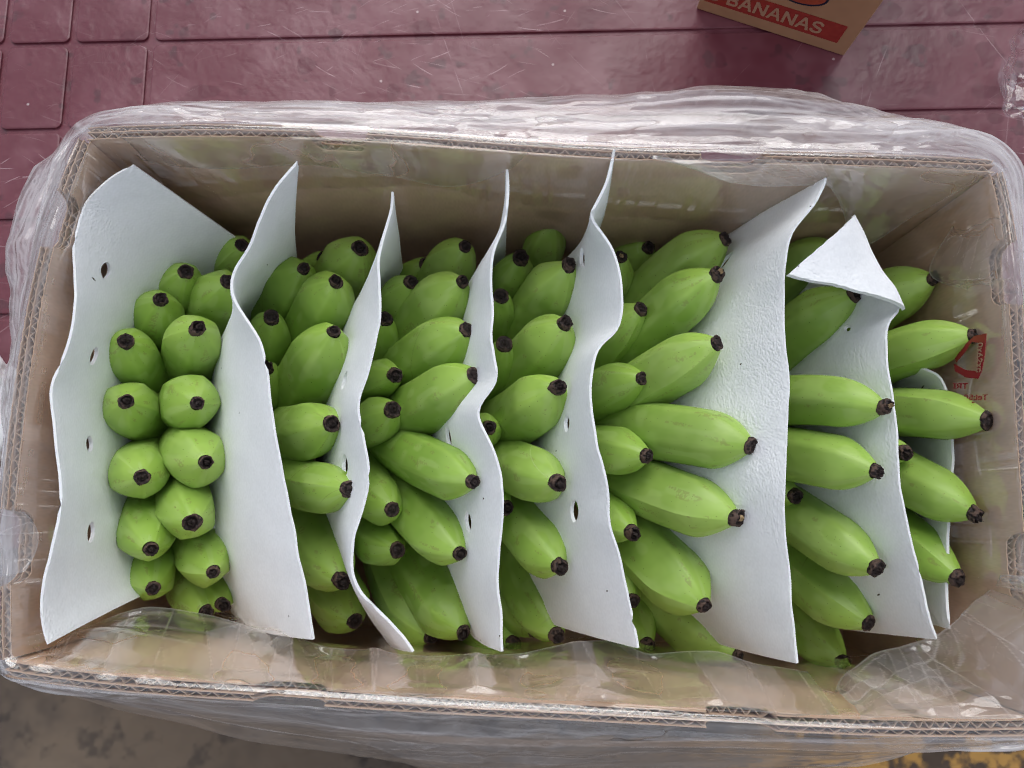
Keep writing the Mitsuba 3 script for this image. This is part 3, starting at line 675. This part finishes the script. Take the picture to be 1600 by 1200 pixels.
def film_sheet(seed, NT=150, lift=0.0, a_in=1.0, a_out=1.0, grow=0.0, z_in=0.10, z_out=0.0, out_scale=1.0, cut=0.0):
    t = np.linspace(0, 1, NT)
    tk = np.array([0, .12, .24, .37, .44, .50, .56, .66, .80, 1.0])
    D, Z = np.zeros((NP, NT)), np.zeros((NP, NT))
    for i in range(NP):
        d_o, z_o, d_e, z_e = tab[i]
        d_o = d_o * out_scale + grow; d_e = d_e * out_scale + grow
        dk = [-0.006, inn[i] * 0.8, inn[i], -0.3 * (-inn[i]) - 0.005, -0.0055, 0.0, 0.0055, d_o * 0.55 + 0.002, d_o, d_e]
        zk = [0.03, 0.09, 0.155, 0.200, 0.2185, 0.2228 + lift, 0.2195, (RIM + z_o) / 2 + 0.004, z_o, z_e + z_out]
        D[i] = PchipInterpolator(tk, dk)(t); Z[i] = PchipInterpolator(tk, zk)(t)
    s = np.r_[0, np.cumsum(np.linalg.norm(np.diff(path, axis=0), axis=1))]
    S = np.repeat(s[:, None], NT, 1)
    seg = np.sqrt(np.diff(D, axis=1) ** 2 + np.diff(Z, axis=1) ** 2)
    V = np.concatenate([np.zeros((NP, 1)), np.cumsum(seg, 1)], 1)
    V = V - V[:, [NT // 2]]
    w = 2 * math.pi / s[-1]
    patch = np.clip(meshkit.fbm(np.stack([S * 9, V * 9, S * 0 + seed], -1), 2) * 3.2 - 1.35, 0, 1) ** 1.5
    c = crumple(S, V, seed, 9, 0.06, 0.22) * 0.20 + 0.18 * patch * crumple(S, V, seed + 50, 8, 0.014, 0.05)
    long_ = crumple(S * 0.13, V * 1.3, seed + 90, 4, 0.03, 0.09)      # folds that run along the rim
    fine = patch * crumple(S * 0.16, V * 1.2, seed + 130, 5, 0.012, 0.03)
    fine2 = crumple(S * 0.09, V * 1.2, seed + 170, 6, 0.007, 0.02)
    wave = c + 0.62 * long_ + 0.24 * fine + 0.15 * fine2 * np.clip((t[None] - 0.52) / 0.1, 0, 1) * np.clip(((path[:, 1] - CEN[1]) + 0.10) / 0.05, 0.15, 1)[:, None]
    fade = np.clip(np.minimum(np.arange(NP), NP - 1 - np.arange(NP)) / 12, 0, 1)[:, None]     # the ring closes on itself
    wave = wave * fade
    side = t[None]
    amp = np.where(side < 0.42, np.clip(-inn[:, None] - 0.003, 0.002, 0.03) * 0.75 * a_in, np.where(side < 0.58, 0.006, 0.026 * a_out)) * np.ones((NP, 1))
    nearside = np.clip((-(path[:, 1] - CEN[1]) - 0.10) / 0.03, 0, 1)[:, None]
    amp = np.where(side > 0.58, amp * (1 - 0.45 * nearside), amp)
    amp = gaussian_filter1d(amp, 5, axis=1)
    corner = np.zeros(NP)
    for q in (TL, TR, BR, BL):
        corner += np.exp(-(np.linalg.norm(path - q[:2], axis=1) / 0.07) ** 2)
    amp = amp * (1 + 0.7 * corner[:, None])
    gD, gZ = np.gradient(D, axis=1), np.gradient(Z, axis=1)
    gl = np.hypot(gD, gZ) + 1e-9
    nd, nz = gZ / gl, -gD / gl                              # profile normal, out of the wall or up
    flip = np.where(nz < 0, -1, 1) * np.where(np.abs(nz) > 0.3, 1, 0) + np.where(np.abs(nz) <= 0.3, np.where(side < .5, np.where(nd < 0, 1, -1), np.where(nd > 0, 1, -1)), 0)
    D2, Z2 = D + nd * flip * wave * amp * 2, Z + nz * flip * wave * amp * 2
    over = np.abs(D2) < 0.0052
    Z2 = np.where(over, np.maximum(Z2, RIM + 0.0009 + 0.0004 * seed % 0.001), Z2)
    D2 = np.where((side < 0.5) & (Z2 < RIM + 0.0009), np.minimum(D2, -0.0046), D2)
    D2 = np.where((side >= 0.5) & (Z2 < RIM + 0.0009), np.maximum(D2, 0.0046), D2)
    j0 = int(cut * NT)
    D2, Z2, NT = D2[:, j0:], Z2[:, j0:], NT - j0
    X = path[:, None, 0] + nor[:, None, 0] * D2
    Y = path[:, None, 1] + nor[:, None, 1] * D2
    v = np.stack([X, Y, Z2], -1)
    wa = wave * amp * 2
    du = s[-1] / NP
    lu = np.abs(np.roll(wa, -1, 0) + np.roll(wa, 1, 0) - 2 * wa) / du ** 2
    lv = np.zeros_like(wa); lv[:, 1:-1] = np.abs(wa[:, 2:] + wa[:, :-2] - 2 * wa[:, 1:-1]) / (V[:, 2:] - V[:, 1:-1] + 1e-5) ** 2
    crease = np.clip((np.maximum(lu, lv)[:, j0:] - 50) / 260, 0, 0.8)
    v = v.reshape(-1, 3)
    milky = np.repeat(np.clip((t[None, j0:] - 0.57) / 0.06, 0, 1), NP, 0)
    uvf = np.stack([crease.reshape(-1), milky.reshape(-1)], 1)
    I, J = np.meshgrid(np.arange(NP), np.arange(NT - 1), indexing='ij')
    I2 = (I + 1) % NP
    f = np.stack([I * NT + J, I2 * NT + J, I2 * NT + J + 1, I * NT + J + 1], -1).reshape(-1, 4)
    return v, f, uvf


liner = thing('plastic_liner', 'crumpled clear plastic liner bag draped over the carton rim', 'plastic bag')
for kw in (dict(seed=3), dict(seed=17, lift=0.0016, grow=-0.003, z_out=0.02, out_scale=0.85, cut=0.46)):
    v, f, uvf = film_sheet(**kw)
    n3 = trimesh.Trimesh(v, np.vstack([f[:, [0, 1, 2]], f[:, [0, 2, 3]]]), process=False).vertex_normals
    hot = uvf[f].max((1, 2)) > 0.01
    for fs, mat in ((f[~hot], 'film'), (f[hot], 'creased_film')):
        used, inv = np.unique(fs, return_inverse=True)
        fs = inv.reshape(fs.shape)
        key = numbered(liner + '__film')
        scene[key] = {'type': 'ply', 'filename': meshkit.write_ply((v[used], fs), False, uvf[used], None, normals=n3[used]), 'face_normals': False, 'bsdf': {'type': 'ref', 'id': mat}}

def film_patch(A, B, seed, amp, milky, hang=0.0, NU=240, NV=90):
    """A loose fold of the liner between two edges given as (photograph x, y, height)."""
    def curve(L):
        q = np.array([P(*p) for p in L])
        s = np.r_[0, np.cumsum(np.linalg.norm(np.diff(q, axis=0), axis=1))]
        return PchipInterpolator(s / s[-1], q)(np.linspace(0, 1, NU)), s[-1]
    (a, la), (b, lb) = curve(A), curve(B)
    into = (b - a)[:, :2]
    a[:, :2] += into / np.linalg.norm(into, axis=1, keepdims=True) * 0.0050          # it leaves the rim at the inner paper
    t = np.linspace(0, 1, NV)[None, :, None]
    v = a[:, None] * (1 - t) + b[:, None] * t
    v[..., 2] += hang * np.sin(np.pi * t[..., 0])
    S = np.repeat(np.linspace(0, (la + lb) / 2, NU)[:, None], NV, 1)
    V = np.linalg.norm(b - a, axis=1)[:, None] * t[..., 0]
    n = np.cross(np.gradient(v, axis=0), np.gradient(v, axis=1)); n /= np.linalg.norm(n, axis=-1, keepdims=True) + 1e-12
    n *= np.where(n[..., 2:] < 0, -1, 1)
    pt = np.clip(meshkit.fbm(np.stack([S * 14, V * 14, S * 0 + seed], -1), 2) * 3.5 - 1.4, 0, 1)
    w = crumple(S, V, seed, 7, 0.05, 0.16) * 0.45 + 0.40 * crumple(S, V * 0.3, seed + 5, 4, 0.04, 0.10) + 0.22 * pt * crumple(S, V, seed + 9, 5, 0.012, 0.035)
    wa = w * amp * 2
    ends = np.clip(np.minimum(t[..., 0], 1 - t[..., 0]) / 0.06, 0.25, 1)
    v = v + n * (wa * ends)[..., None]
    lu, lv = np.zeros_like(wa), np.zeros_like(wa)
    lu[1:-1] = np.abs(wa[2:] + wa[:-2] - 2 * wa[1:-1]) / ((S[2:] - S[:-2]) / 2) ** 2
    lv[:, 1:-1] = np.abs(wa[:, 2:] + wa[:, :-2] - 2 * wa[:, 1:-1]) / ((V[:, 2:] - V[:, :-2]) / 2 + 1e-4) ** 2
    crease = np.clip((np.maximum(lu, lv) - 110) / 700, 0, 0.5)
    hem = np.clip((t[..., 0] - 0.975) / 0.02, 0, 1) * np.ones_like(wa)          # the folded edge is several layers thick
    crease = np.maximum(crease, 0.35 * hem)
    k = lambda I, J: I * NV + J
    I, J = np.meshgrid(np.arange(NU - 1), np.arange(NV - 1), indexing='ij')
    f = np.stack([k(I, J), k(I + 1, J), k(I + 1, J + 1), k(I, J + 1)], -1).reshape(-1, 4)
    obj('fold', (v.reshape(-1, 3), f), 'creased_film', liner, True, uv=np.stack([crease.reshape(-1), np.full(crease.size, milky)], 1))


film_patch([(1000, 243, .2245), (1150, 246, .2245), (1300, 251, .2245), (1430, 255, .2245), (1545, 264, .2245)],
           [(1100, 262, .215), (1200, 292, .205), (1290, 290, .205), (1345, 385, .16), (1440, 330, .18), (1530, 282, .212)], 301, .014, 0.9)
film_patch([(1562, 268, .2245), (1578, 340, .2245), (1584, 420, .2245), (1592, 520, .2245), (1601, 640, .2245), (1610, 760, .2245), (1618, 870, .2245)],
           [(1540, 285, .21), (1490, 350, .18), (1452, 425, .165), (1540, 470, .195), (1574, 600, .208), (1560, 720, .195), (1545, 820, .185), (1590, 885, .205)], 311, .016, 1.0, 0.0, 360, 90)
film_patch([(1625, 860, .2245), (1632, 960, .2255), (1636, 1060, .2255), (1632, 1132, .2255), (1520, 1137, .2245), (1420, 1137, .2245), (1330, 1133, .2245)],
           [(1590, 880, .205), (1545, 925, .19), (1478, 985, .18), (1410, 1008, .175), (1362, 1024, .165), (1325, 1052, .165), (1305, 1080, .18)], 321, .030, 1.5, 0.012)
film_patch([(60, 1052, .2245), (400, 1080, .2245), (700, 1100, .2245), (1000, 1118, .2245), (1310, 1133, .2245)],
           [(92, 1012, .185), (235, 946, .15), (330, 962, .15), (480, 1002, .165), (640, 1022, .17), (740, 1024, .17), (960, 1000, .155), (1020, 1020, .17), (1110, 1016, .165), (1190, 1040, .17), (1262, 1050, .175)], 331, .017, 0.5, 0.0, 420, 90)
film_patch([(150, 213, .2245), (360, 207, .2245), (600, 216, .2245), (720, 225, .2245), (840, 235, .2245)],
           [(185, 232, .205), (245, 256, .19), (360, 264, .185), (480, 258, .19), (600, 275, .18), (700, 292, .18), (800, 262, .205)], 341, .0045, 0.4, 0.0, 360, 70)
film_patch([(-14, 790, .2255), (-16, 850, .2255), (-14, 905, .2255)], [(38, 800, .222), (60, 845, .214), (40, 892, .222)], 351, .012, 1.2, 0.006, 90, 60)

# red print on the liner, read from its back
qR = P(1590, 525, RIM) - nR * 0.012
def on_right_wall(pts):
    return [Pv(px, py, qR, nR) for px, py in pts]
def flat(pts3, m, parent, name, th=0.0003):
    """A thin printed patch on the right wall's liner from 3D outline points."""
    p = np.array(pts3)
    yv = unit(xR - np.dot(xR, nR) * nR); zv = np.cross(nR, yv)
    uvp = np.c_[(p - qR) @ yv, (p - qR) @ zv]
    me = trimesh.creation.extrude_polygon(Polygon(uvp).buffer(0), th, engine='earcut')
    M = np.eye(4); M[:3, 0], M[:3, 1], M[:3, 2], M[:3, 3] = yv, zv, -nR if np.linalg.det(np.c_[yv, zv, -nR]) > 0 else nR, qR
    me.apply_transform(M)
    return obj(name, me, m, parent)
mark = flat(on_right_wall([(1541, 521), (1538, 555), (1534, 578), (1528, 592), (1510, 590), (1492, 580), (1490, 568), (1508, 578), (1526, 580), (1528, 560), (1529, 536), (1518, 534), (1506, 552), (1494, 566), (1492, 560), (1506, 540), (1522, 525)]), 'ink_red', liner, 'printed_emblem')
labels[mark] = {'label': 'red printed emblem showing through the liner on the right wall'}
def lettering(txt, c0, c1, hpx, m, name, mirror=False):
    """Lettering whose baseline runs from c0 to c1 (photograph px) on the right wall's liner, hpx tall there."""
    a, b = on_right_wall([c0, c1])
    mesh = meshkit.text_mesh(txt, 1.0, 0.02, True)
    lo, hi = mesh.bounds
    ex = (b - a); L = np.linalg.norm(ex); ex = ex / L
    d2 = np.array([-(c1[1] - c0[1]), c1[0] - c0[0]], float); d2 = -d2 / np.linalg.norm(d2) * hpx
    e = on_right_wall([(c0[0] + d2[0], c0[1] + d2[1])])[0] - a
    e = e - ex * np.dot(e, ex); Ht = np.linalg.norm(e); ey = e / Ht
    v = mesh.vertices.copy()
    u = (v[:, 0] - lo[0]) / (hi[0] - lo[0]); u = 1 - u if mirror else u
    w = v[:, 1]
    v = a + np.outer(u * L, ex) + np.outer(w * Ht, ey) + np.outer(-(0.0004 + v[:, 2] / 0.02 * 0.0002), nR)
    return obj(name, trimesh.Trimesh(v, mesh.faces, process=False), m, liner)
lettering('0x62xc', (1529, 536), (1527, 582), 8, 'print_cream', 'emblem_lettering')
lettering('TRI', (1490, 607), (1513, 607), 8, 'ink_red', 'lettering', True)
lettering('Tel:500', (1500, 625), (1544, 625), 8, 'ink_red', 'lettering', True)
lettering('10', (1508, 634), (1524, 635), 7, 'ink_red', 'lettering', True)

# ------------------------------------------------------------------ the second carton at the top right
c2 = thing('banana_carton', 'brown carton with a red printed band reading bananas, standing on the pallet', 'cardboard box')
A0, B0 = P(1088, 14, 0.0005), P(1318, 88, 0.0005)
ex = unit(B0 - A0); en = np.array([ex[1], -ex[0], 0])       # en points towards the camera side
if en @ (CAM - A0) < 0:
    en = -en
Wd, Hd, Dd = np.linalg.norm(B0 - A0), 0.25, 0.40
M2 = np.eye(4); M2[:3, 0], M2[:3, 1], M2[:3, 3] = ex, -en, A0
def c2box(x0, x1, y0, y1, z0, z1, r=0.0015):
    m = m3.Manifold.hull_points(np.array([[x, y, z] for x in (x0, x1) for y in (y0, y1) for z in (z0, z1)]))
    b = m3.Manifold.batch_hull([m3.Manifold.sphere(r, 12).translate((x, y, z)) for x in (x0 + r, x1 - r) for y in (y0 + r, y1 - r) for z in (z0 + r, z1 - r)])
    q = b.to_mesh()
    t_ = trimesh.Trimesh(np.array(q.vert_properties)[:, :3], np.array(q.tri_verts), process=False)
    t_.apply_transform(M2)
    return t_
obj('body', c2box(0, Wd, 0, Dd, 0, Hd), 'kraft_dull', c2, 30)
obj('lid', c2box(-0.004, Wd + 0.004, -0.004, Dd + 0.004, Hd - 0.07, Hd + 0.004), 'kraft_dull', c2, 30)
def face(px, py):
    q = Pv(px, py, A0, en) - A0
    return q @ ex, q[2]
def print2(poly, m, name, y0, y1):
    me = trimesh.creation.extrude_polygon(poly, y1 - y0, engine='earcut')
    v = me.vertices
    w = A0 + np.outer(v[:, 0], ex) + np.outer(v[:, 1], [0, 0, 1.0]) + np.outer(y0 + v[:, 2], en)
    return obj(name, trimesh.Trimesh(w, me.faces, process=False), m, c2)
b_r1, b_r0 = face(1324, 41), face(1309, 67)
bx = (b_r1[0] + b_r0[0]) / 2
bz0, bz1 = b_r0[1], b_r1[1]
print2(sbox(0.004, bz0, bx, bz1), 'print_red', 'red_band', 0.0002, 0.0005)
s1, s0 = face(1286, 47), face(1097, 5)
tm = meshkit.text_mesh('IC BANANAS', (bz1 - bz0) * 0.60, 0.0003, True)
lo, hi = tm.bounds
right = face(1284, 47)[0]
bstart = face(1146, 10)[0]
words = meshkit.text_mesh('BANANAS', 1.0, 0.0003, True); wlo, whi = words.bounds
sc = (right - bstart) / (whi[0] - wlo[0])
tv = (tm.vertices - [hi[0], 0, 0]) * [sc * 1.09 / ((bz1 - bz0) * 0.60), 1, 1] + [right, bz0 + (bz1 - bz0) * 0.20, 0]
keep = tv[:, 0] > 0.004
w = A0 + np.outer(np.maximum(tv[:, 0], 0.004), ex) + np.outer(tv[:, 1], [0, 0, 1.0]) + np.outer(0.0006 + tv[:, 2], en)
obj('lettering', trimesh.Trimesh(w, tm.faces, process=False), 'print_cream', c2)
ec = face(1248, 6); e0, e1 = face(1203, 0), face(1290, 0)
hw2 = (e1[0] - e0[0]) / 2 * 1.1
el = affinity.scale(Polygon([(math.cos(t), math.sin(t)) for t in np.linspace(0, 6.283, 60)[:-1]]), hw2, hw2 * 0.55)
el = affinity.translate(el, (e0[0] + e1[0]) / 2, ec[1] + hw2 * 0.55)
print2(el, 'print_navy', 'logo_outline', 0.0002, 0.0004)
print2(el.buffer(-0.0022), 'print_orange', 'logo_fill', 0.0005, 0.0007)

# ------------------------------------------------------------------ at the left a white sack, at the right a slip of clear bag
def pillow(cx, cy, z0, lx, ly, h, seed, amp=0.006):
    s = trimesh.creation.icosphere(subdivisions=5)
    v = s.vertices
    q = np.sign(v) * np.abs(v) ** 0.65
    v2 = q * [lx / 2, ly / 2, h / 2]
    nn = meshkit.fbm(v * 2.2 + seed, 4) - 0.5
    v2 = v2 + v * (nn * amp * 4)[:, None]
    v2 = v2 + [cx, cy, 0]
    v2[:, 2] = v2[:, 2] - v2[:, 2].min() + z0
    return trimesh.Trimesh(v2, s.faces, process=False)
c = P(-30, 660, 0.02)
obj('white_sack', pillow(c[0] - 0.045, c[1], 0.0, 0.16, 0.125, 0.05, 3), 'sack_plastic', None, True)
labels['white_sack'] = {'label': 'white plastic sack lying on the pallet left of the carton', 'category': 'sack'}
c = P(1600, 100, 0.05)
obj('clear_bag', pillow(c[0] + 0.045, c[1], 0.0, 0.10, 0.085, 0.10, 5, 0.008), 'film', None, True)
labels['clear_bag'] = {'label': 'edge of a clear plastic bag on the pallet at the upper right', 'category': 'plastic bag'}
